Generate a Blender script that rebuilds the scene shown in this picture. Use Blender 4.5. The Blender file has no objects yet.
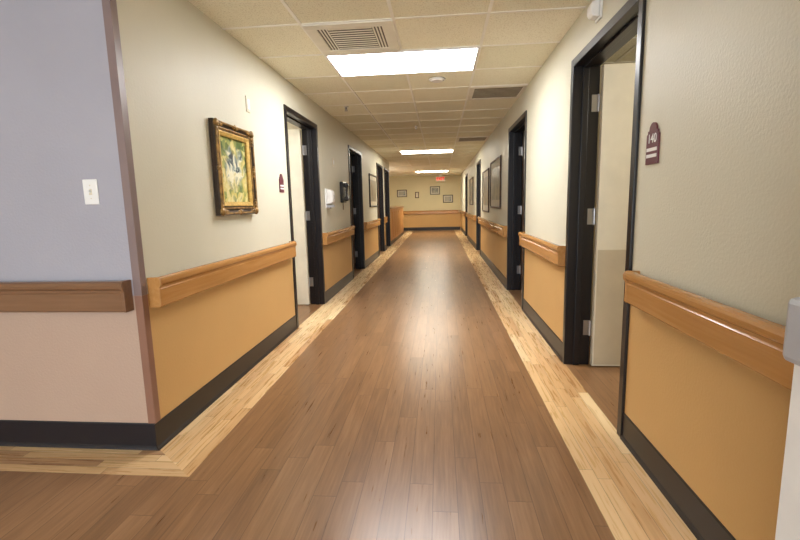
import bpy, bmesh, math, random
from mathutils import Vector, Matrix
random.seed(4)
S = bpy.context.scene
COL = S.collection
S.view_settings.view_transform = 'Standard'
PI = math.pi
XL, XR, YC, YE, CH, T = -1.43, 0.912, 2.005, 20.0, 2.38, 0.15
YS = 13.0      # left wall stops at the nurse station
H = 2.13
GX, GY = -.90, 3.70   # ceiling grid origin

# ---------------- camera ----------------
F = 450.0
cd = bpy.data.cameras.new('camera'); cam = bpy.data.objects.new('camera', cd); COL.objects.link(cam)
cd.sensor_width = 36; cd.lens = F/800*36; cd.clip_start = 0.02
R = Matrix.Rotation(math.radians(5.2), 4, 'Z') @ Matrix.Rotation(math.radians(90-8.4), 4, 'X') @ Matrix.Rotation(math.radians(-1.3), 4, 'Z')
cam.matrix_world = Matrix.Translation((0, 0, 1.2)) @ R
S.camera = cam
def ray(px, py): return (R.to_3x3() @ Vector(((px-400)/F, (270-py)/F, -1)))
def onX(px, py, X):
    d = ray(px, py); t = X/d.x; return d.y*t, 1.2+d.z*t
def onY(px, py, Y):
    d = ray(px, py); t = Y/d.y; return d.x*t, 1.2+d.z*t
def onZ(px, py, Z):
    d = ray(px, py); t = (Z-1.2)/d.z; return d.x*t, d.y*t

# ---------------- materials ----------------
def lin(c):
    return tuple(((v/255)/12.92 if v/255 <= .04045 else ((v/255+.055)/1.055)**2.4) for v in c)+(1,)
class NT:
    def __init__(s, name):
        s.m = bpy.data.materials.new(name); s.m.use_nodes = True
        s.t = s.m.node_tree; s.b = s.t.nodes['Principled BSDF']
    def n(s, typ, ins=None, **kw):
        nd = s.t.nodes.new(typ)
        for k, v in kw.items(): setattr(nd, k, v)
        for k, v in (ins or {}).items(): s.set(nd, k, v)
        return nd
    def set(s, nd, k, v):
        if isinstance(v, bpy.types.Node): v = v.outputs[0]
        if isinstance(v, bpy.types.NodeSocket): s.t.links.new(v, nd.inputs[k])
        else: nd.inputs[k].default_value = v
    def math(s, op, a, b=0, c=None):
        d = {0: a, 1: b}
        if c is not None: d[2] = c
        return s.n('ShaderNodeMath', d, operation=op)
    def mix(s, fac, a, b, mode='MIX'):
        nd = s.n('ShaderNodeMix', data_type='RGBA', blend_type=mode)
        s.set(nd, 0, fac); s.set(nd, 6, a); s.set(nd, 7, b); return nd.outputs[2]
    def ramp(s, fac, stops, interp='LINEAR'):
        nd = s.n('ShaderNodeValToRGB', {0: fac}); cr = nd.color_ramp; cr.interpolation = interp
        while len(cr.elements) < len(stops): cr.elements.new(.5)
        for e, (p, c) in zip(cr.elements, stops): e.position = p; e.color = lin(c)
        return nd
    def bump(s, h, strength=.1, dist=.01):
        b = s.n('ShaderNodeBump', {'Height': h, 'Strength': strength, 'Distance': dist}); s.set(s.b, 'Normal', b)
def plain(name, c, rough=.5, metal=0, var=.02, scale=8, bump=0, bscale=200):
    t = NT(name); co = t.n('ShaderNodeTexCoord')
    nz = t.n('ShaderNodeTexNoise', {'Vector': co.outputs['Object'], 'Scale': scale, 'Detail': 3.0})
    c1 = tuple(min(255, v*(1+var)) for v in c); c0 = tuple(v*(1-var) for v in c)
    t.set(t.b, 'Base Color', t.ramp(nz, [(.3, c0), (.7, c1)]))
    t.b.inputs['Roughness'].default_value = rough; t.b.inputs['Metallic'].default_value = metal
    if bump:
        n2 = t.n('ShaderNodeTexNoise', {'Vector': co.outputs['Object'], 'Scale': bscale, 'Detail': 2.0}); t.bump(n2, bump, .003)
    return t.m
def wallmat(name, up, low, split=.79, rough=.5):
    t = NT(name); g = t.n('ShaderNodeNewGeometry'); sx = t.n('ShaderNodeSeparateXYZ', {0: g.outputs['Position']})
    k = t.math('GREATER_THAN', sx.outputs[2], split)
    nz = t.n('ShaderNodeTexNoise', {'Vector': g.outputs['Position'], 'Scale': 1.5, 'Detail': 4.0})
    base = t.mix(k, lin(low), lin(up))
    sh = t.ramp(nz, [(.3, (246, 246, 246)), (.7, (255, 255, 255))])
    t.set(t.b, 'Base Color', t.mix(1.0, base, sh, 'MULTIPLY'))
    n2 = t.n('ShaderNodeTexNoise', {'Vector': g.outputs['Position'], 'Scale': 90.0, 'Detail': 3.0}); t.bump(n2, .3, .004)
    t.b.inputs['Roughness'].default_value = rough
    return t.m
def plankmat(name, ux, w, off, L, pal, rough=.3, seam=.35, kid=.5):
    t = NT(name); g = t.n('ShaderNodeNewGeometry'); sx = t.n('ShaderNodeSeparateXYZ', {0: g.outputs['Position']})
    u, v = (sx.outputs[0], sx.outputs[1]) if ux else (sx.outputs[1], sx.outputs[0])
    uu = t.math('DIVIDE', t.math('SUBTRACT', u, off), w); cI = t.math('FLOOR', uu)
    wn = t.n('ShaderNodeTexWhiteNoise', {'W': cI}, noise_dimensions='1D')
    vv = t.math('ADD', t.math('DIVIDE', v, L), t.math('MULTIPLY', wn, 9.0)); rI = t.math('FLOOR', vv)
    idv = t.n('ShaderNodeCombineXYZ', {0: cI, 1: rI}); idn = t.n('ShaderNodeTexWhiteNoise', {'Vector': idv}, noise_dimensions='2D')
    gv = t.n('ShaderNodeCombineXYZ', {0: t.math('MULTIPLY', u, 60.0), 1: t.math('MULTIPLY', v, 3.0), 2: t.math('MULTIPLY', idn, 30.0)})
    gr = t.n('ShaderNodeTexNoise', {'Vector': gv, 'Scale': 1.4, 'Detail': 4.0, 'Distortion': .2})
    gv2 = t.n('ShaderNodeCombineXYZ', {0: t.math('MULTIPLY', u, 22.0), 1: t.math('MULTIPLY', v, 2.2), 2: t.math('MULTIPLY', idn, 60.0)})
    g2 = t.n('ShaderNodeTexNoise', {'Vector': gv2, 'Scale': 1.2, 'Detail': 4.0, 'Distortion': .3})
    rest = 1-kid
    fac = t.math('ADD', t.math('MULTIPLY', idn, kid), t.math('ADD', t.math('MULTIPLY', gr, rest*.5), t.math('MULTIPLY', g2, rest*.5)))
    rp = t.ramp(fac, pal)
    def edge(x, wd):
        f = t.math('FRACT', x); return t.math('GREATER_THAN', t.math('ABSOLUTE', t.math('SUBTRACT', f, .5)), .5-wd)
    sm = t.math('MAXIMUM', edge(uu, .0016/w), edge(vv, .0016/L))
    col = t.mix(t.math('MULTIPLY', sm, seam), rp, lin((66, 42, 26)))
    t.set(t.b, 'Base Color', col)
    t.set(t.b, 'Roughness', t.math('ADD', rough-.04, t.math('MULTIPLY', gr, .08)))
    t.bump(t.math('ADD', t.math('MULTIPLY', sm, -1.0), t.math('MULTIPLY', gr, .2)), .12, .002)
    return t.m
def woodmat(name, pal, rough=.35, axis=0):
    t = NT(name); co = t.n('ShaderNodeTexCoord'); mp = t.n('ShaderNodeMapping', {0: co.outputs['Object']})
    mp.inputs['Scale'].default_value = [(1.6, 30, 30), (30, 1.6, 30), (30, 30, 1.6)][axis]
    nz = t.n('ShaderNodeTexNoise', {'Vector': mp, 'Scale': 1.5, 'Detail': 5.0, 'Distortion': .4})
    t.set(t.b, 'Base Color', t.ramp(nz, pal)); t.b.inputs['Roughness'].default_value = rough
    return t.m
def emit(name, c, s):
    t = NT(name); t.b.inputs['Base Color'].default_value = lin(c)
    t.b.inputs['Emission Color'].default_value = lin(c); t.b.inputs['Emission Strength'].default_value = s
    return t.m
def artmat(name, stops, scale=14, seed=0.0, grad=0.0):
    t = NT(name); co = t.n('ShaderNodeTexCoord')
    mp = t.n('ShaderNodeMapping', {0: co.outputs['Object']}); mp.inputs['Location'].default_value = (seed, seed, seed)
    nz = t.n('ShaderNodeTexNoise', {'Vector': mp, 'Scale': scale*.45, 'Detail': 4.0, 'Distortion': 1.5})
    vo = t.n('ShaderNodeTexVoronoi', {'Vector': mp, 'Scale': scale*2.2})
    v2 = t.n('ShaderNodeSeparateColor', {0: vo.outputs['Color']})
    f = t.math('ADD', t.math('MULTIPLY', nz, .8), t.math('MULTIPLY', v2, .22))
    col = t.ramp(f, stops).outputs[0]
    if grad:   # a painted scene: green-gold foliage around pale shapes and dark accents in the middle
        sx = t.n('ShaderNodeSeparateXYZ', {0: co.outputs['Object']})
        r = t.math('SQRT', t.math('ADD', t.math('POWER', t.math('MULTIPLY', sx.outputs[0], 5.4), 2.0), t.math('POWER', t.math('MULTIPLY', sx.outputs[2], 6.4), 2.0)))
        m = t.math('SUBTRACT', .95, t.math('ADD', r, t.math('MULTIPLY', t.math('SUBTRACT', nz, .5), 2.4)))
        n3 = t.n('ShaderNodeTexNoise', {'Vector': mp, 'Scale': 11.0, 'Detail': 3.0, 'Distortion': 1.0})
        mid = t.ramp(n3, [(.38, (48, 54, 64)), (.46, (140, 156, 150)), (.54, (236, 232, 208)), (.66, (206, 196, 130))])
        clamp = t.n('ShaderNodeClamp', {0: t.math('MULTIPLY', m, 3.0)})
        col = t.mix(clamp.outputs[0], col, mid.outputs[0])
    t.set(t.b, 'Base Color', col); t.b.inputs['Roughness'].default_value = .35
    t.bump(nz, .2, .004)
    return t.m

M = {}
M['wall'] = wallmat('corridor wall paint', (214, 210, 190), (208, 167, 108))
M['wing'] = wallmat('daylight tinted wing paint', (170, 169, 180), (188, 162, 144))  # wall colours with the cool daylight falling here mixed into them
M['endw'] = wallmat('end wall paint', (206, 194, 154), (200, 158, 98))
M['room'] = wallmat('room wall paint', (212, 200, 172), (212, 200, 172))
t = NT('ceiling tile'); g = t.n('ShaderNodeNewGeometry'); sx = t.n('ShaderNodeSeparateXYZ', {0: g.outputs['Position']})
ci = t.math('FLOOR', t.math('DIVIDE', t.math('SUBTRACT', sx.outputs[0], GX), .61)); ri = t.math('FLOOR', t.math('DIVIDE', t.math('SUBTRACT', sx.outputs[1], GY), .61))
wn = t.n('ShaderNodeTexWhiteNoise', {'Vector': t.n('ShaderNodeCombineXYZ', {0: ci, 1: ri})}, noise_dimensions='2D')
sp = t.n('ShaderNodeTexNoise', {'Vector': g.outputs['Position'], 'Scale': 110.0, 'Detail': 3.0})
base = t.ramp(wn, [(0, (238, 236, 214)), (.5, (246, 244, 224)), (1, (252, 251, 234))])
t.set(t.b, 'Base Color', t.mix(.35, base, t.ramp(sp, [(.36, (170, 158, 130)), (.45, (255, 255, 255))]), 'MULTIPLY'))
t.bump(sp, .2, .003); t.b.inputs['Roughness'].default_value = .9
M['tile'] = t.m
M['grid'] = plain('ceiling grid', (253, 252, 242), .5)
M['vent'] = plain('off white vent paint', (238, 236, 226), .5)
M['ventd'] = plain('taupe grille paint', (196, 188, 168), .5)
M['brown'] = plankmat('brown planks', True, .1, -1.14, 1.0, [(.26, (108, 78, 51)), (.5, (137, 101, 68)), (.74, (160, 122, 87))], .29, .5, .17)
MP = [(.22, (186, 142, 94)), (.38, (214, 176, 126)), (.55, (226, 194, 146)), (.8, (236, 212, 170))]
M['maple'] = plankmat('maple border planks', True, .0604, .61, .7, MP, .28, .42, .5)
M['maplel'] = plankmat('maple border planks left', True, .058, -1.14, .7, MP, .28, .42, .5)
M['maplex'] = plankmat('maple border planks across', False, .0563, 1.78, .7, [(.24, (144, 108, 84)), (.4, (194, 156, 114)), (.55, (212, 178, 132)), (.8, (228, 200, 158))], .28, .42, .6)
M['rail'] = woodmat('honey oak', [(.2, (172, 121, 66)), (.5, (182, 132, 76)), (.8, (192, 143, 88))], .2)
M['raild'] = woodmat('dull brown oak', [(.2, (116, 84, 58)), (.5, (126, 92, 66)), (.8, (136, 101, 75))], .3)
M['base'] = plain('dark vinyl base', (36, 30, 29), .4)
M['based'] = plain('navy vinyl base', (24, 22, 30), .4)
M['black'] = plain('black door frame', (17, 14, 17), .35)
M['leaf'] = plain('cream door paint', (224, 218, 200), .45)
M['kick'] = plain('beige kick plate', (196, 184, 160), .4)
M['leafd'] = woodmat('dark door wood', [(.3, (60, 42, 32)), (.7, (84, 60, 46))], .4, 2)
M['white'] = plain('white plastic', (238, 238, 236), .35)
M['offw'] = plain('ivory plastic', (220, 212, 190), .4)
M['steel'] = plain('brushed steel', (170, 170, 172), .3, .9)
M['grey'] = plain('grey plastic', (172, 174, 180), .35)
M['dark'] = plain('dark slot', (74, 69, 60), .7)
M['blackp'] = plain('black plastic', (22, 22, 24), .3)
M['gold'] = plain('antique dark gold', (134, 104, 58), .32, .35, .3, 26, .2, 60)
M['frame'] = plain('dark walnut moulding', (52, 37, 25), .35, .1, .15, 30)
M['bronze'] = plain('dark bronze moulding', (64, 42, 26), .4, .2, .2, 40)
M['liner'] = plain('pale gilt liner', (206, 172, 98), .35, .2, .1, 40)
M['mat'] = plain('picture mat', (200, 192, 172), .7)
M['maroon'] = plain('maroon plaque', (96, 34, 46), .35)
M['guard'] = plain('mauve corner guard', (132, 114, 112), .35)
M['guardl'] = plain('terracotta corner guard', (140, 102, 84), .4)
M['lamp'] = emit('light diffuser cool', (252, 251, 252), 33)
M['lampw'] = emit('light diffuser warm', (255, 249, 232), 36)
M['red'] = emit('exit red', (235, 0, 8), .9)
M['counter'] = woodmat('counter oak', [(.3, (176, 118, 62)), (.7, (204, 150, 90))], .35, 2)
M['ctop'] = woodmat('counter top oak', [(.3, (150, 96, 50)), (.7, (180, 124, 72))], .3, 1)
ART = artmat('garden painting', [(.27, (36, 52, 32)), (.38, (84, 108, 56)), (.46, (142, 154, 84)), (.54, (208, 194, 112)), (.64, (224, 214, 160)), (.76, (120, 134, 80))], 10, 0.0, 1.0)
ARTS = [artmat('print %s' % k, st, 5, i*3.1) for i, (k, st) in enumerate([
    ('a', [(.3, (84, 84, 72)), (.5, (126, 120, 98)), (.7, (160, 154, 132))]),
    ('b', [(.3, (96, 84, 66)), (.5, (146, 126, 96)), (.7, (128, 134, 130))]),
    ('c', [(.3, (88, 96, 100)), (.5, (128, 134, 130)), (.7, (164, 158, 140))])])]

# ---------------- mesh helpers ----------------
def box(bm, x0, x1, y0, y1, z0, z1):
    vs = [bm.verts.new(p) for p in ((x0,y0,z0),(x1,y0,z0),(x1,y1,z0),(x0,y1,z0),(x0,y0,z1),(x1,y0,z1),(x1,y1,z1),(x0,y1,z1))]
    for f in ((3,2,1,0),(4,5,6,7),(0,1,5,4),(1,2,6,5),(2,3,7,6),(3,0,4,7)): bm.faces.new([vs[i] for i in f])
def prism(bm, pts, y0, y1):
    a = [bm.verts.new((x, y0, z)) for x, z in pts]; b = [bm.verts.new((x, y1, z)) for x, z in pts]
    n = len(pts); bm.faces.new(a); bm.faces.new(b[::-1])
    for i in range(n): bm.faces.new((a[i], b[i], b[(i+1) % n], a[(i+1) % n]))
def extrudex(bm, pts, x0, x1):
    a = [bm.verts.new((x0, y, z)) for y, z in pts]; b = [bm.verts.new((x1, y, z)) for y, z in pts]
    n = len(pts); bm.faces.new(a); bm.faces.new(b[::-1])
    for i in range(n): bm.faces.new((a[i], b[i], b[(i+1) % n], a[(i+1) % n]))
def cyl(bm, c, r, h, axis='z', seg=20, r2=None):
    rot = {'z': Matrix(), 'y': Matrix.Rotation(PI/2, 4, 'X'), 'x': Matrix.Rotation(PI/2, 4, 'Y')}[axis]
    bmesh.ops.create_cone(bm, cap_ends=True, segments=seg, radius1=r, radius2=r if r2 is None else r2, depth=h, matrix=Matrix.Translation(c) @ rot)
def ring(bm, w, h, prof):
    loops = []
    for ins, y in prof:
        a, b = w/2-ins, h/2-ins
        loops.append([bm.verts.new(p) for p in ((-a,y,-b),(a,y,-b),(a,y,b),(-a,y,b))])
    for p, q in zip(loops, loops[1:]+loops[:1]):
        for i in range(4): bm.faces.new((p[i], p[(i+1) % 4], q[(i+1) % 4], q[i]))
def obj(name, bm, m, parent=None, bevel=0, smooth=False):
    bmesh.ops.recalc_face_normals(bm, faces=bm.faces)
    me = bpy.data.meshes.new(name); bm.to_mesh(me); bm.free()
    for x in (m if isinstance(m, (list, tuple)) else [m]): me.materials.append(x)
    o = bpy.data.objects.new(name, me); COL.objects.link(o)
    if parent: o.parent = parent
    if bevel:
        b = o.modifiers.new('bevel', 'BEVEL'); b.width = bevel; b.segments = 2; b.limit_method = 'ANGLE'
    if smooth:
        for p in me.polygons: p.use_smooth = True
    return o
def B(name, dims, m, parent=None, bevel=0):
    bm = bmesh.new()
    for d in (dims if isinstance(dims[0], (list, tuple)) else [dims]): box(bm, *d)
    return obj(name, bm, m, parent, bevel)
def thing(name, label, cat, loc, side='front', group=None):
    o = bpy.data.objects.new(name, None); COL.objects.link(o); o.empty_display_size = .1
    o.location = loc; o.rotation_euler = (0, 0, {'front': 0, 'left': PI/2, 'right': -PI/2}[side])
    o['label'] = label; o['category'] = cat
    if group: o['group'] = group
    return o
def text(s, size, m, parent, loc, name='lettering', fat=.012):
    c = bpy.data.curves.new('t', 'FONT'); c.body = s; c.size = size; c.align_x = 'CENTER'; c.align_y = 'CENTER'; c.extrude = .0008; c.offset = size*fat
    o = bpy.data.objects.new('t', c); COL.objects.link(o); bpy.context.view_layer.update()
    me = bpy.data.meshes.new_from_object(o); COL.objects.unlink(o); bpy.data.objects.remove(o)
    me.transform(Matrix.Translation(loc) @ Matrix.Rotation(PI/2, 4, 'X')); me.materials.clear(); me.materials.append(m)
    r = bpy.data.objects.new(name, me); COL.objects.link(r); r.parent = parent; return r
def struct(o, label=None):
    o['kind'] = 'structure'
    if label: o['label'] = label
    return o

# ---------------- layout measured on the photograph ----------------
def yl(px, py): return onX(px, py, XL)[0]
def yr(px, py): return onX(px, py, XR)[0]
LD = [(yl(289, 205), yl(320, 205)), (yl(350, 205), yl(362.5, 205)), (10.35, 11.45), (11.75, 12.8)]
RD = [(yr(636, 198), yr(569, 199)), (yr(525.5, 200), yr(508.5, 200)), (10.3, 11.4), (15.2, 16.3)]

# ---------------- floor / ceiling ----------------
def quads(name, lst, z, mats, down=False):
    bm = bmesh.new()
    for pts, mi in lst:
        f = bm.faces.new([bm.verts.new((x, y, z)) for x, y in pts]); f.material_index = mi
    o = obj(name, bm, mats)
    me = o.data
    if (me.polygons[0].normal.z < 0) != down: me.flip_normals()
    return o
def rc(x0, x1, y0, y1): return [(x0, y0), (x1, y0), (x1, y1), (x0, y1)]
XO = 3.35
bi, bo, by = -1.14, .61, 1.78
struct(quads('floor', [
    (rc(bi, bo, -4, YE), 0), (rc(-5, bi, -4, by), 0),
    (rc(bo, XR, -4, YE), 1), (rc(XR, XO, -4, YE), 0),
    ([(XL, YC), (bi, by), (bi, YE), (XL, YE)], 2),
    ([(-5, by), (bi, by), (XL, YC), (-5, YC)], 3),
    (rc(-5, XL, YC, YE), 0)], 0, [M['brown'], M['maple'], M['maplel'], M['maplex']]), 'glossy brown plank floor with pale maple plank borders along both walls')
ce = struct(quads('ceiling', [(rc(-5, XO, -4, YE), 0)], CH, [M['tile']], True), 'suspended ceiling of speckled cream square tiles')
bm = bmesh.new()
gx = [GX+k*.61 for k in range(-7, 8)]; gy = [GY+k*.61 for k in range(-13, 28)]
for x in gx:
    if -5 < x < XO: box(bm, x-.011, x+.011, -4, YE, CH-.004, CH-.0005)
for y in gy:
    if -4 < y < YE: box(bm, -5, XO, y-.011, y+.011, CH-.0045, CH-.0008)
obj('grid', bm, M['grid'], ce)

# ---------------- walls ----------------
def wall_with_doors(name, x0, x1, y0, y1, doors, m, label):
    bm = bmesh.new(); y = y0
    for a, b in doors:
        box(bm, x0, x1, y, a, 0, CH); box(bm, x0, x1, a, b, H, CH); y = b
    box(bm, x0, x1, y, y1, 0, CH)
    return struct(obj(name, bm, m), label)
wall_with_doors('wall_left', XL-T, XL, YC+.001, YS, LD, M['wall'], 'long corridor wall on the left, cream above and tan below the rail')
wall_with_doors('wall_right', XR, XR+T, -4, YE, RD, M['wall'], 'long corridor wall on the right, cream above and tan below the rail')
struct(B('wall_front', [(-5, XL-T-.002, YC-.002, YC+T, 0, CH), (XL-T-.002, XL, YC-.002, YC, 0, CH)], M['wing']), 'pale grey wall at the left facing the viewer beside the corridor corner')
struct(B('wall_end', (-3.6, XR, YE, YE+T, 0, CH), M['endw']), 'far end wall of the corridor, yellow cream above and tan below its rail')
struct(B('wall_back', (-5, XO, -4.15, -4, 0, CH), M['wall']))
struct(B('wall_outer_left', [(-5.15, -5, -4, YC, 0, CH), (-3.75, -3.6, YC+T, YE, 0, CH)], M['room']))
struct(B('wall_outer_right', (XO, XO+T, -4, YE+T, 0, CH), M['room']))
struct(B('wall_rooms_right', [(XR+T, XO, y, y+.1, 0, CH) for y in (1.2, 4.4, 7.5, 12.6)], M['room']))
struct(B('wall_rooms_left', [(-3.6, XL-T, y, y+.1, 0, CH) for y in (5.95, 9.2)]+[(-3.6, XL-T, YS-.12, YS, 0, CH)], M['room']))

# baseboards
BH = .138
def baseboard(name, side, a, b, m):
    prof = [(0, 0), (-.016, 0), (-.012, .012), (-.006, .02), (-.006, BH-.006), (-.003, BH), (0, BH)]
    bm = bmesh.new(); extrudex(bm, prof, 0, b-a); o = obj(name, bm, m)
    o.location = {'left': (XL, a, 0), 'right': (XR, b, 0), 'front': (a, YC-.002, 0), 'end': (a, YE, 0)}[side]
    o.rotation_euler = (0, 0, {'left': PI/2, 'right': -PI/2}.get(side, 0)); struct(o)
def gaps(a, b, doors):
    out = []; y = a
    for p, q in doors: out.append((y, p)); y = q
    out.append((y, b)); return [(p, q) for p, q in out if q-p > .05]
LG = gaps(YC-.018, YS, LD); RG = gaps(-3.99, YE-.02, RD)
for a, b in LG: baseboard('baseboard_left', 'left', a, b, M['base'])
for a, b in RG: baseboard('baseboard_right', 'right', a, b, M['base'])
baseboard('baseboard_front', 'front', -4.99, XL, M['based'])
baseboard('baseboard_end', 'end', -3.59, XR-.02, M['base'])

# corner guard
def guard(name, z0, z1, m, lab):
    k = .003; w = .036
    pts = [(XL-w, YC-.0025), (XL-w, YC-.0025-k), (XL+k, YC-.0025-k), (XL+k, YC+w), (XL+.0005, YC+w), (XL+.0005, YC-.0025)]
    bm = bmesh.new()
    a = [bm.verts.new((x, y, z0)) for x, y in pts]; b = [bm.verts.new((x, y, z1)) for x, y in pts]
    bm.faces.new(a); bm.faces.new(b[::-1])
    for i in range(6): bm.faces.new((a[i], b[i], b[(i+1) % 6], a[(i+1) % 6]))
    struct(obj(name, bm, m), lab)
guard('trim_1', .79, CH, M['guard'], 'mauve corner guard on the upper part of the corridor corner')
guard('trim_2', BH, .789, M['guardl'], 'brownish corner guard on the lower part of the corridor corner')

# ---------------- handrails ----------------
def handrail(side, a, b, label, group, m=None, Y=None):
    m = m or M['rail']; L = b-a; z0 = .722
    loc = {'left': (XL, a, z0), 'right': (XR, b, z0), 'front': (a, Y, z0)}[side]
    t = thing('handrail', label, 'handrail', loc, side, group)
    P = [(-.03, .0), (-.054, 0), (-.059, .006), (-.059, .088), (-.054, .093), (-.054, .103), (-.062, .108), (-.069, .116), (-.070, .130), (-.066, .140), (-.056, .146), (-.036, .146), (-.026, .138)]
    bm = bmesh.new(); extrudex(bm, P, .014, L-.014); obj('rail', bm, m, t)
    for x0 in (0, L-.014):
        bm = bmesh.new(); extrudex(bm, [(0, -.002), (-.055, -.002), (-.061, .006), (-.061, .095), (-.071, .112), (-.072, .132), (-.067, .143), (-.056, .149), (0, .147)], x0, x0+.014)
        obj('end_cap', bm, m, t, .003)
    n = max(2, int(L/.8)+1)
    for i in range(n):
        x = .12+(L-.24)*i/(n-1)
        B('bracket', (x-.025, x+.025, -.03, 0, .03, .11), m, t)
    return t
e = .015
lname = ['long honey oak handrail on the left wall under the gold framed painting', 'short oak handrail on the left wall under the white dispenser',
         'oak handrail on the left wall beyond the second left doorway', 'very short oak handrail between the two last left doorways']
lr = [(YC+.045, LD[0][0]-e-.04)]+[(LD[i][1]+e, LD[i+1][0]-e) for i in range(3)]
for (a, b), lb in zip(lr, lname): handrail('left', a, b, lb, 'corridor handrails')
rname = ['nearest oak handrail on the right wall under the maroon room sign', 'short oak handrail on the right wall between the first two right doorways',
         'oak handrail on the right wall under the framed pictures', 'far oak handrail on the right wall past the third right doorway', 'last oak handrail on the right wall next to the end wall']
rr = [(.5, RD[0][0]-.075)]+[(RD[i][1]+e, RD[i+1][0]-e) for i in range(3)]+[(RD[3][1]+e, YE-.1)]
for (a, b), lb in zip(rr, rname): handrail('right', a, b, lb, 'corridor handrails')
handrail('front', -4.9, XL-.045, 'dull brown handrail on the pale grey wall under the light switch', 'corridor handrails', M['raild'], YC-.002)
handrail('front', -2.2, XR-.1, 'oak handrail across the far end wall', 'corridor handrails', None, YE)

# ---------------- doors ----------------
def door(n, side, a, b, label, mode='open', lm=None, kick=False, hinge=True):
    w = (b-a)/2; s = 1 if side == 'left' else -1; lm = lm or M['leaf']
    t = bpy.data.objects.new('door_%d' % n, None); COL.objects.link(t); struct(t, label)
    t.location = (XL if side == 'left' else XR, (a+b)/2, 0); t.rotation_euler = (0, 0, s*PI/2)
    c = .05
    bm = bmesh.new()
    box(bm, -w, -w+c, -.014, T+.014, 0, H); box(bm, w-c, w, -.014, T+.014, 0, H); box(bm, -w+c, w-c, -.014, T+.014, H-c, H)
    box(bm, -w+c, -w+c+.015, .05, .09, 0, H-c); box(bm, w-c-.015, w-c, .05, .09, 0, H-c); box(bm, -w+c+.015, w-c-.015, .05, .09, H-c-.015, H-c)
    obj('door_frame', bm, M['black'], t, .003)
    lw = 2*w-2*c-.008; hz = H-c-.006
    if mode == 'open':
        xa, xb = sorted((s*(w-c-.004), s*(w-c-.049)))
        y0 = T+.02
        B('door_leaf', (xa, xb, y0, y0+lw, .008, hz), lm, t, .002)
        xf = s*(w-c-.049); xj = s*(w-c)
        if kick: B('kick_plate', (*sorted((xf, xf-s*.003)), y0+.01, y0+lw-.01, .02, .85), M['kick'], t)
        if hinge:
            for z in (.28, 1.08, 1.84):
                bm = bmesh.new(); cyl(bm, (xj-s*.01, T+.008, z), .008, .11, 'z', 12)
                box(bm, *sorted((xj, xj-s*.004)), T-.035, T+.008, z-.055, z+.055); obj('hinge', bm, M['steel'], t)
        bm = bmesh.new(); cyl(bm, (xf-s*.004, y0+lw-.06, 1.0), .026, .008, 'x'); cyl(bm, (xf-s*.03, y0+lw-.06, 1.0), .009, .05, 'x')
        box(bm, *sorted((xf-s*.045, xf-s*.06)), y0+lw-.17, y0+lw-.05, .991, 1.009); obj('door_handle', bm, M['steel'], t, .003)
    else:
        B('door_leaf', (-lw/2, lw/2, .094, .139, .008, hz-.01), lm, t, .002)
        x = -s*(lw/2-.07)
        bm = bmesh.new(); cyl(bm, (x, .09, 1.0), .026, .008, 'y'); cyl(bm, (x, .07, 1.0), .009, .04, 'y'); box(bm, *sorted((x+s*.01, x+s*.11)), .045, .06, .991, 1.009)
        obj('door_handle', bm, M['steel'], t, .003)
    return t
door(1, 'right', *RD[0], 'black framed doorway nearest on the right with cream door opened into the room', 'open', None, True)
door(2, 'right', *RD[1], 'second black framed doorway on the right', 'open', M['leafd'])
door(3, 'right', *RD[2], 'third black framed doorway on the right', 'closed', M['leafd'])
door(4, 'right', *RD[3], 'farthest black framed doorway on the right', 'closed', M['leafd'])
door(5, 'left', *LD[0], 'black framed doorway nearest on the left with cream door opened inward', 'open', None, False)
door(6, 'left', *LD[1], 'second black framed doorway on the left', 'open', M['leafd'])
door(7, 'left', *LD[2], 'third black framed doorway on the left', 'closed', M['leafd'])
door(8, 'left', *LD[3], 'last black framed doorway on the left before the counter', 'closed', M['leafd'])
# corridor door held open along the right wall, at the right edge of the frame
t = bpy.data.objects.new('door_9', None); COL.objects.link(t); struct(t, 'white corridor door standing open against the right wall with grey push bar end')
xd = onY(795, 350, 1.0)[0]
t.location = (xd, 1.0, 0)
B('door_leaf', (0, .04, -1.15, 0, .01, 2.1), M['white'], t, .003)
bm = bmesh.new(); box(bm, -.034, 0, -.16, -.004, .85, .99); obj('latch_housing', bm, M['grey'], t, .014)
bm = bmesh.new(); cyl(bm, (-.012, -.004, .955), .006, .004, 'y', 12); obj('bolt', bm, M['dark'], t)
B('push_bar', (-.05, -.018, -1.0, -.162, .885, .95), M['grey'], t, .008)

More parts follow.
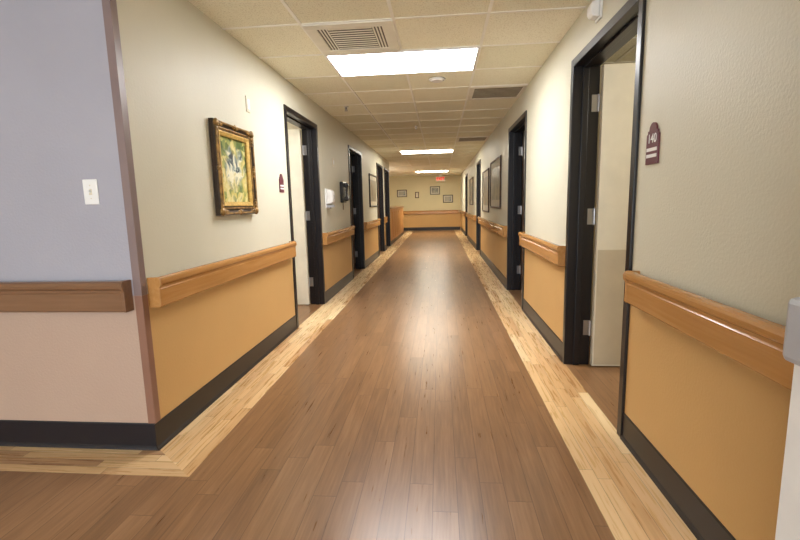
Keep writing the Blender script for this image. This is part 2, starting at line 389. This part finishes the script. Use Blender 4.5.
# ---------------- pictures ----------------
def picture(side, u, z, w, h, label, canvas, fm, ornate=False, matb=False, Y=None, group=None, name='framed_picture'):
    loc = {'left': (XL, u, z-h/2), 'right': (XR, u, z-h/2), 'front': (u, Y, z-h/2)}[side]
    t = thing(name, label, 'picture', loc, side, group)
    def put(o): o.location = (0, 0, h/2); return o
    bm = bmesh.new(); fw = .088 if ornate else .03
    if ornate:
        prof = [(0, -.004), (0, -.03), (.008, -.042), (.02, -.045), (.03, -.034), (.045, -.03), (.058, -.032), (.07, -.024), (fw, -.018), (fw, -.004)]
        ring(bm, w, h, prof); put(obj('frame', bm, M['frame'], t))
        bm = bmesh.new(); ring(bm, w-.012, h-.012, [(0, -.036), (0, -.046), (.006, -.05), (.014, -.046), (.014, -.036)]); put(obj('outer_bead', bm, fm, t))
        bm = bmesh.new(); ring(bm, w-.08, h-.08, [(0, -.028), (0, -.037), (.006, -.04), (.013, -.037), (.013, -.028)]); put(obj('inner_bead', bm, fm, t))
        bm = bmesh.new(); ring(bm, w-.122, h-.122, [(0, -.024), (0, -.035), (.006, -.036), (.028, -.027), (.028, -.014)]); put(obj('liner', bm, M['liner'], t))
        def orn(name, lst):
            bm = bmesh.new()
            for (x, z_, r) in lst: bmesh.ops.create_icosphere(bm, subdivisions=2, radius=r, matrix=Matrix.Translation((x, -.04, z_)) @ Matrix.Diagonal((1, .6, 1, 1)))
            put(obj(name, bm, fm, t, 0, True))
        for sx_ in (-1, 1):
            for sz in (-1, 1):
                orn('corner_ornament', [(sx_*(w/2-.024-dx), sz*(h/2-.024-dz), r) for (dx, dz, r) in ((0, 0, .028), (.035, 0, .018), (0, .035, .018), (.06, 0, .013), (0, .06, .013), (.08, 0, .009), (0, .08, .009))])
        for k in (-1, 1):
            orn('side_ornament', [(d, k*(h/2-.018), r) for (d, r) in ((0, .021), (.026, .014), (-.026, .014), (.045, .009), (-.045, .009))])
            orn('side_ornament', [(k*(w/2-.018), d, r) for (d, r) in ((0, .021), (.026, .014), (-.026, .014), (.045, .009), (-.045, .009))])
    else:
        prof = [(0, -.002), (0, -.02), (.006, -.026), (fw-.006, -.024), (fw, -.014), (fw, -.002)]
        ring(bm, w, h, prof); put(obj('frame', bm, fm, t))
    i = fw-.002
    if matb:
        bm = bmesh.new(); mw = min(w, h)*.13; ring(bm, w-2*i, h-2*i, [(0, -.004), (0, -.01), (mw, -.01), (mw, -.004)]); put(obj('mat', bm, M['mat'], t)); i += mw-.001
    put(B('canvas', (-w/2+i, w/2-i, -.012 if ornate else -.007, -.002, -h/2+i, h/2-i), canvas, t))
    return t
y0, zt = onX(208, 118, XL); y1, zb = onX(252.5, 211, XL); y0b, zb0 = onX(215, 216, XL)
yA = (y0+y0b)/2; yB = y1
picture('left', (yA+yB)/2, (zt+zb0)/2, yB-yA, zt-zb0, 'garden painting in ornate dark and gold frame on the left wall', ART, M['gold'], True, name='painting')
def pic_px(side, x0, x1, yt, yb, label, cv, matb=True, fm=None):
    X = XL if side == 'left' else XR
    a = onX(x0, (yt+yb)/2, X)[0]; b = onX(x1, (yt+yb)/2, X)[0]; zc = onX((x0+x1)/2, yt, X)[1], onX((x0+x1)/2, yb, X)[1]
    picture(side, (a+b)/2, sum(zc)/2, abs(b-a), zc[0]-zc[1], label, cv, fm or M['bronze'], False, matb, group='pictures along the corridor')
pic_px('right', 491.5, 501.5, 159, 208, 'large dark framed picture on the right wall past the second right doorway', ARTS[0])
pic_px('right', 483.5, 489.5, 170, 212, 'tall dark framed picture on the right wall, second past the second right doorway', ARTS[1])
pic_px('right', 470.5, 473.5, 178, 205, 'small far framed picture on the right wall beyond the third right doorway', ARTS[2])
pic_px('left', 369, 376.5, 175, 207, 'black framed picture on the left wall between second and third left doorways', ARTS[1], True, M['blackp'])
def pic_end(x0, x1, yt, yb, label, cv, fm, matb=True):
    a, z1 = onY(x0, yt, YE); b, z0 = onY(x1, yb, YE)
    picture('front', (a+b)/2, (z0+z1)/2, b-a, z1-z0, label, cv, fm, False, matb, Y=YE, group='pictures on the end wall')
pic_end(430, 440, 186.5, 194.5, 'dark framed picture high in the middle of the far end wall', ARTS[0], M['blackp'])
pic_end(443, 453, 195, 202.5, 'dark framed picture on the right half of the far end wall', ARTS[2], M['blackp'])
pic_end(397, 407, 190, 197, 'pale framed print at the left of the far end wall above the counter', ARTS[2], M['bronze'])
pic_end(415, 419, 192, 198, 'small framed notice left of centre on the far end wall', M['mat'], M['bronze'], False)

# ---------------- small wall items ----------------
def sign(side, u, z, label, number, k=1.0):
    X = XL if side == 'left' else XR
    t = thing('room_sign', label, 'sign', (X, u, z-.088*k), side)
    w, h = .055*k, .176*k
    pts = [(-w, 0), (w, 0), (w, h*.70), (w*.82, h*.74), (w*.82, h*.80)]
    for i in range(0, 9):
        a = i/8*PI; pts.append((w*.62*math.cos(a), h*.80+h*.19*math.sin(a)))
    pts += [(-w*.82, h*.80), (-w*.82, h*.74), (-w, h*.70)]
    bm = bmesh.new(); prism(bm, pts, -.008, 0); obj('plaque', bm, M['maroon'], t, .0015)
    if number: text(number, .054*k, M['white'], t, (0, -.0085, h*.60), 'number', .0)
    for z0, z1 in ((.31, .39), (.16, .24)):
        B('name_strip', (-w*.84, w*.84, -.0095, -.0079, h*z0, h*z1), M['white'], t)
    return t
u, z = onX(654, 143, XR); sign('right', u, z, 'maroon arched room number sign reading 140 on the right wall', '140')
u, z = onX(281, 183, XL); sign('left', u, z, 'small maroon arched sign beside the first left doorway', None, .95)

X, z = onY(91.5, 192, YC-.002)
t = thing('light_switch', 'white toggle light switch on the pale grey wall at far left', 'light switch', (X, YC-.002, z-.058))
B('plate', (-.036, .036, -.006, 0, 0, .116), M['white'], t, .003)
B('toggle_surround', (-.007, .007, -.0075, -.006, .044, .072), M['offw'], t)
B('toggle', (-.004, .004, -.02, -.0075, .054, .068), M['white'], t, .0015)
for zz in (.028, .088):
    bm = bmesh.new(); cyl(bm, (0, -.0063, zz), .003, .001, 'y', 10); obj('screw', bm, M['offw'], t)
u, z = onX(247.5, 105.5, XL)
t = thing('wall_plate', 'small blank ivory wall plate above right of the gold painting', 'wall plate', (XL, u, z-.05), 'left')
B('plate', (-.035, .035, -.008, 0, 0, .115), M['offw'], t, .003)
B('cover', (-.022, .022, -.012, -.008, .02, .095), M['white'], t, .002)
u, z = onX(333, 163, XL)
t = thing('wall_plate', 'small ivory wall plate above the white dispenser', 'wall plate', (XL, u, z-.05), 'left')
B('plate', (-.035, .035, -.008, 0, 0, .115), M['offw'], t, .003)
B('cover', (-.02, .02, -.012, -.008, .03, .085), M['white'], t, .002)
# sanitiser dispenser
u, z = onX(326.5, 199, XL)
t = thing('soap_dispenser', 'white hand sanitiser dispenser on the left wall after the first left doorway', 'dispenser', (XL, u, z-.12), 'left')
B('back_plate', (-.065, .065, -.012, .001, 0, .25), M['white'], t, .004)
bm = bmesh.new(); extrudex(bm, [(-.012, .055), (-.075, .06), (-.095, .085), (-.1, .14), (-.095, .2), (-.07, .235), (-.012, .245)], -.058, .058); obj('cover', bm, M['white'], t, .018)
bm = bmesh.new(); extrudex(bm, [(-.098, .12), (-.102, .12), (-.1, .17), (-.096, .17)], -.02, .02); obj('window', bm, M['grey'], t)
B('push_lever', (-.045, .045, -.095, -.012, .012, .045), M['grey'], t, .008)
bm = bmesh.new(); cyl(bm, (0, -.05, .008), .008, .02); obj('nozzle', bm, M['dark'], t)
# wall telephone
u, z = onX(341.5, 191, XL)
t = thing('wall_telephone', 'black wall telephone with handset on the left wall before the second left doorway', 'telephone', (XL, u, z-.17), 'left')
B('body', (-.11, .11, -.05, 0, 0, .30), M['blackp'], t, .012)
bm = bmesh.new()
for i in range(4):
    for j in range(3): box(bm, .0+j*.03, .02+j*.03, -.054, -.05, .05+i*.032, .072+i*.032)
obj('keypad', bm, M['grey'], t, .001)
B('display', (.0, .09, -.053, -.05, .20, .25), M['grey'], t, .001)
bm = bmesh.new(); extrudex(bm, [(-.05, .03), (-.10, .02), (-.125, .05), (-.11, .09), (-.10, .15), (-.11, .21), (-.125, .25), (-.10, .285), (-.05, .275), (-.05, .23), (-.08, .21), (-.08, .09), (-.05, .08)], -.095, -.035); obj('handset', bm, M['blackp'], t, .01)
bm = bmesh.new()
cyl(bm, (-.065, -.03, -.04), .006, .12, 'z', 10); obj('cord', bm, M['blackp'], t)
# call light above first right doorway
u, z = onX(600, 9, XR)
t = thing('call_light', 'white call light box on the wall above the first right doorway', 'call light', (XR, u, z-.06), 'right')
B('base', (-.045, .045, -.012, 0, 0, .11), M['white'], t, .003)
bm = bmesh.new(); extrudex(bm, [(-.012, .01), (-.05, .015), (-.062, .035), (-.062, .075), (-.05, .095), (-.012, .1)], -.036, .036); obj('dome', bm, M['white'], t, .008)

# ---------------- ceiling items ----------------
def flat_thing(name, label, cat, x, y, group=None):
    return thing(name, label, cat, (x, y, CH-.004), 'front', group)
for (k, lb, lm) in ((0, 'nearest bright recessed ceiling light panel', 'lamp'), (11, 'second bright ceiling light panel halfway down the corridor', 'lampw'), (22, 'farthest ceiling light panel near the end wall', 'lampw'), (-11, 'ceiling light panel behind the viewer', 'lamp')):
    t = flat_thing('ceiling_light', lb, 'ceiling light', GX+.61, GY+k*.61+.305, 'ceiling light panels')
    bm = bmesh.new()
    for (a, b, c, d) in ((-.61, .61, -.305, -.285), (-.61, .61, .285, .305), (-.61, -.59, -.285, .285), (.59, .61, -.285, .285)): box(bm, a, b, c, d, -.008, -.001)
    obj('frame', bm, M['white'], t)
    B('diffuser', (-.59, .59, -.285, .285, -.006, -.001), M[lm], t)
# supply diffuser
t = flat_thing('ceiling_vent', 'square off-white supply vent beside the nearest ceiling light', 'vent', GX+.305, GY-.305)
bm = bmesh.new()
for (a, b, c, d) in ((-.3, .3, -.3, -.22), (-.3, .3, .2, .3), (-.3, -.22, -.22, .2), (.22, .3, -.22, .2)): box(bm, a, b, c, d, -.009, -.001)
obj('frame', bm, M['vent'], t, .002)
B('backing', (-.22, .22, -.22, .2, -.002, -.001), M['dark'], t)
bm = bmesh.new()
for k in range(10): box(bm, -.15, .15, -.208+k*.041, -.188+k*.041, -.005, -.0035)
for sx_ in (-1, 1):
    for k in range(3): x = sx_*(.159+k*.022); box(bm, x-.006, x+.006, -.22, .2, -.005, -.0035)
obj('louvers', bm, M['vent'], t)
def grille(i, j, lb):
    t = flat_thing('ceiling_vent', lb, 'vent', GX+.61*i+.305, GY+.61*j+.305, 'return grilles')
    bm = bmesh.new()
    for (a, b, c, d) in ((-.3, .3, -.3, -.24), (-.3, .3, .24, .3), (-.3, -.25, -.24, .24), (.25, .3, -.24, .24)): box(bm, a, b, c, d, -.006, -.001)
    obj('frame', bm, M['vent'], t, .001)
    B('backing', (-.25, .25, -.24, .24, -.002, -.001), M['dark'], t)
    bm = bmesh.new()
    for k in range(9): box(bm, -.25, .25, -.226+k*.053, -.202+k*.053, -.004, -.003)
    obj('louvers', bm, M['ventd'], t)
grille(2, 2, 'dark slatted return grille near the right wall beyond the nearest light')
grille(2, 8, 'small distant slatted return grille on the right side of the ceiling')
x, y = onZ(437, 77.5, CH-.02)
t = flat_thing('smoke_detector', 'round white smoke detector just behind the nearest ceiling light', 'smoke detector', x, max(y, GY+.86))
bm = bmesh.new(); cyl(bm, (0, 0, -.006), .08, .01, 'z', 32); obj('base', bm, M['white'], t, .002)
bm = bmesh.new(); cyl(bm, (0, 0, -.017), .055, .012, 'z', 32, .07); obj('chamber', bm, M['white'], t, .003)
def sprinkler(px, py, lb):
    x, y = onZ(px, py, CH-.02)
    t = flat_thing('sprinkler_head', lb, 'sprinkler', x, y, 'sprinklers')
    bm = bmesh.new(); cyl(bm, (0, 0, -.004), .035, .006, 'z', 24, .03); obj('escutcheon', bm, M['white'], t)
    bm = bmesh.new(); cyl(bm, (0, 0, -.02), .008, .028, 'z', 12); box(bm, -.014, -.007, -.003, .003, -.05, -.02); box(bm, .007, .014, -.003, .003, -.05, -.02); obj('body', bm, M['steel'], t)
    bm = bmesh.new(); cyl(bm, (0, 0, -.05), .02, .002, 'z', 16); obj('deflector', bm, M['steel'], t)
sprinkler(346, 108, 'small sprinkler head near the left wall past the first left doorway')
sprinkler(416, 127, 'small sprinkler head in the middle of the ceiling before the second light')
# exit sign
x, z = onY(440.5, 180.5, 19.6)
t = thing('exit_sign', 'red lit exit sign hanging from the ceiling at the corridor end', 'exit sign', (x, 19.6, CH-.29))
B('housing', (-.2, .2, 0, .05, 0, .22), M['offw'], t, .004)
B('mount', (-.06, .06, .01, .04, .22, .285), M['white'], t)
text('EXIT', .17, M['red'], t, (0, -.002, .11), fat=.03)
# nurse station counter
t = thing('reception_counter', 'honey oak nurse station counter at the far left end of the corridor', 'counter', (XL-.3, (13.0+17.9)/2, 0))
hl = (17.9-13.0)/2-.02
B('body', (-.22, .28, -hl, hl, 0, 1.04), M['counter'], t)
B('countertop', (-.26, .32, -hl, hl, 1.04, 1.09), M['ctop'], t, .008)
bm = bmesh.new()
for k in range(7):
    y = -hl+.05+k*(2*hl-.1)/7; box(bm, .28, .292, y+.04, y+(2*hl-.1)/7-.04, .18, .96)
obj('front_panels', bm, M['counter'], t, .004)
B('toe_kick', (.28, .286, -hl, hl, 0, .1), M['base'], t)

# ---------------- lights ----------------
def area(name, loc, rot, sx_, sy_, w, c):
    l = bpy.data.lights.new(name, 'AREA'); l.shape = 'RECTANGLE'; l.size = sx_; l.size_y = sy_; l.energy = w; l.color = c
    o = bpy.data.objects.new(name, l); COL.objects.link(o); o.location = loc; o.rotation_euler = rot; return o
area('daylight from the lobby windows', (-1.2, -3.8, 1.4), (PI/2, 0, 0), 5, 2.0, 215, (.80, .89, 1))
def point(name, loc, w, c, r=.15):
    l = bpy.data.lights.new(name, 'POINT'); l.energy = w; l.color = c; l.shadow_soft_size = r
    o = bpy.data.objects.new(name, l); COL.objects.link(o); o.location = loc
point('added room fill right', (2.3, 2.4, 2.0), 32, (1, .93, .82))  # added fill so the open right room is not dark
point('added room fill left', (-2.6, 4.4, 2.0), 50, (1, .98, .95))  # unseen fill added to brighten the first left room
point('nurse station lamp', (-2.6, 15.5, 2.1), 80, (1, .92, .78))
w = bpy.data.worlds.new('world'); S.world = w; w.use_nodes = True
w.node_tree.nodes['Background'].inputs[0].default_value = (.8, .85, 1, 1); w.node_tree.nodes['Background'].inputs[1].default_value = .4
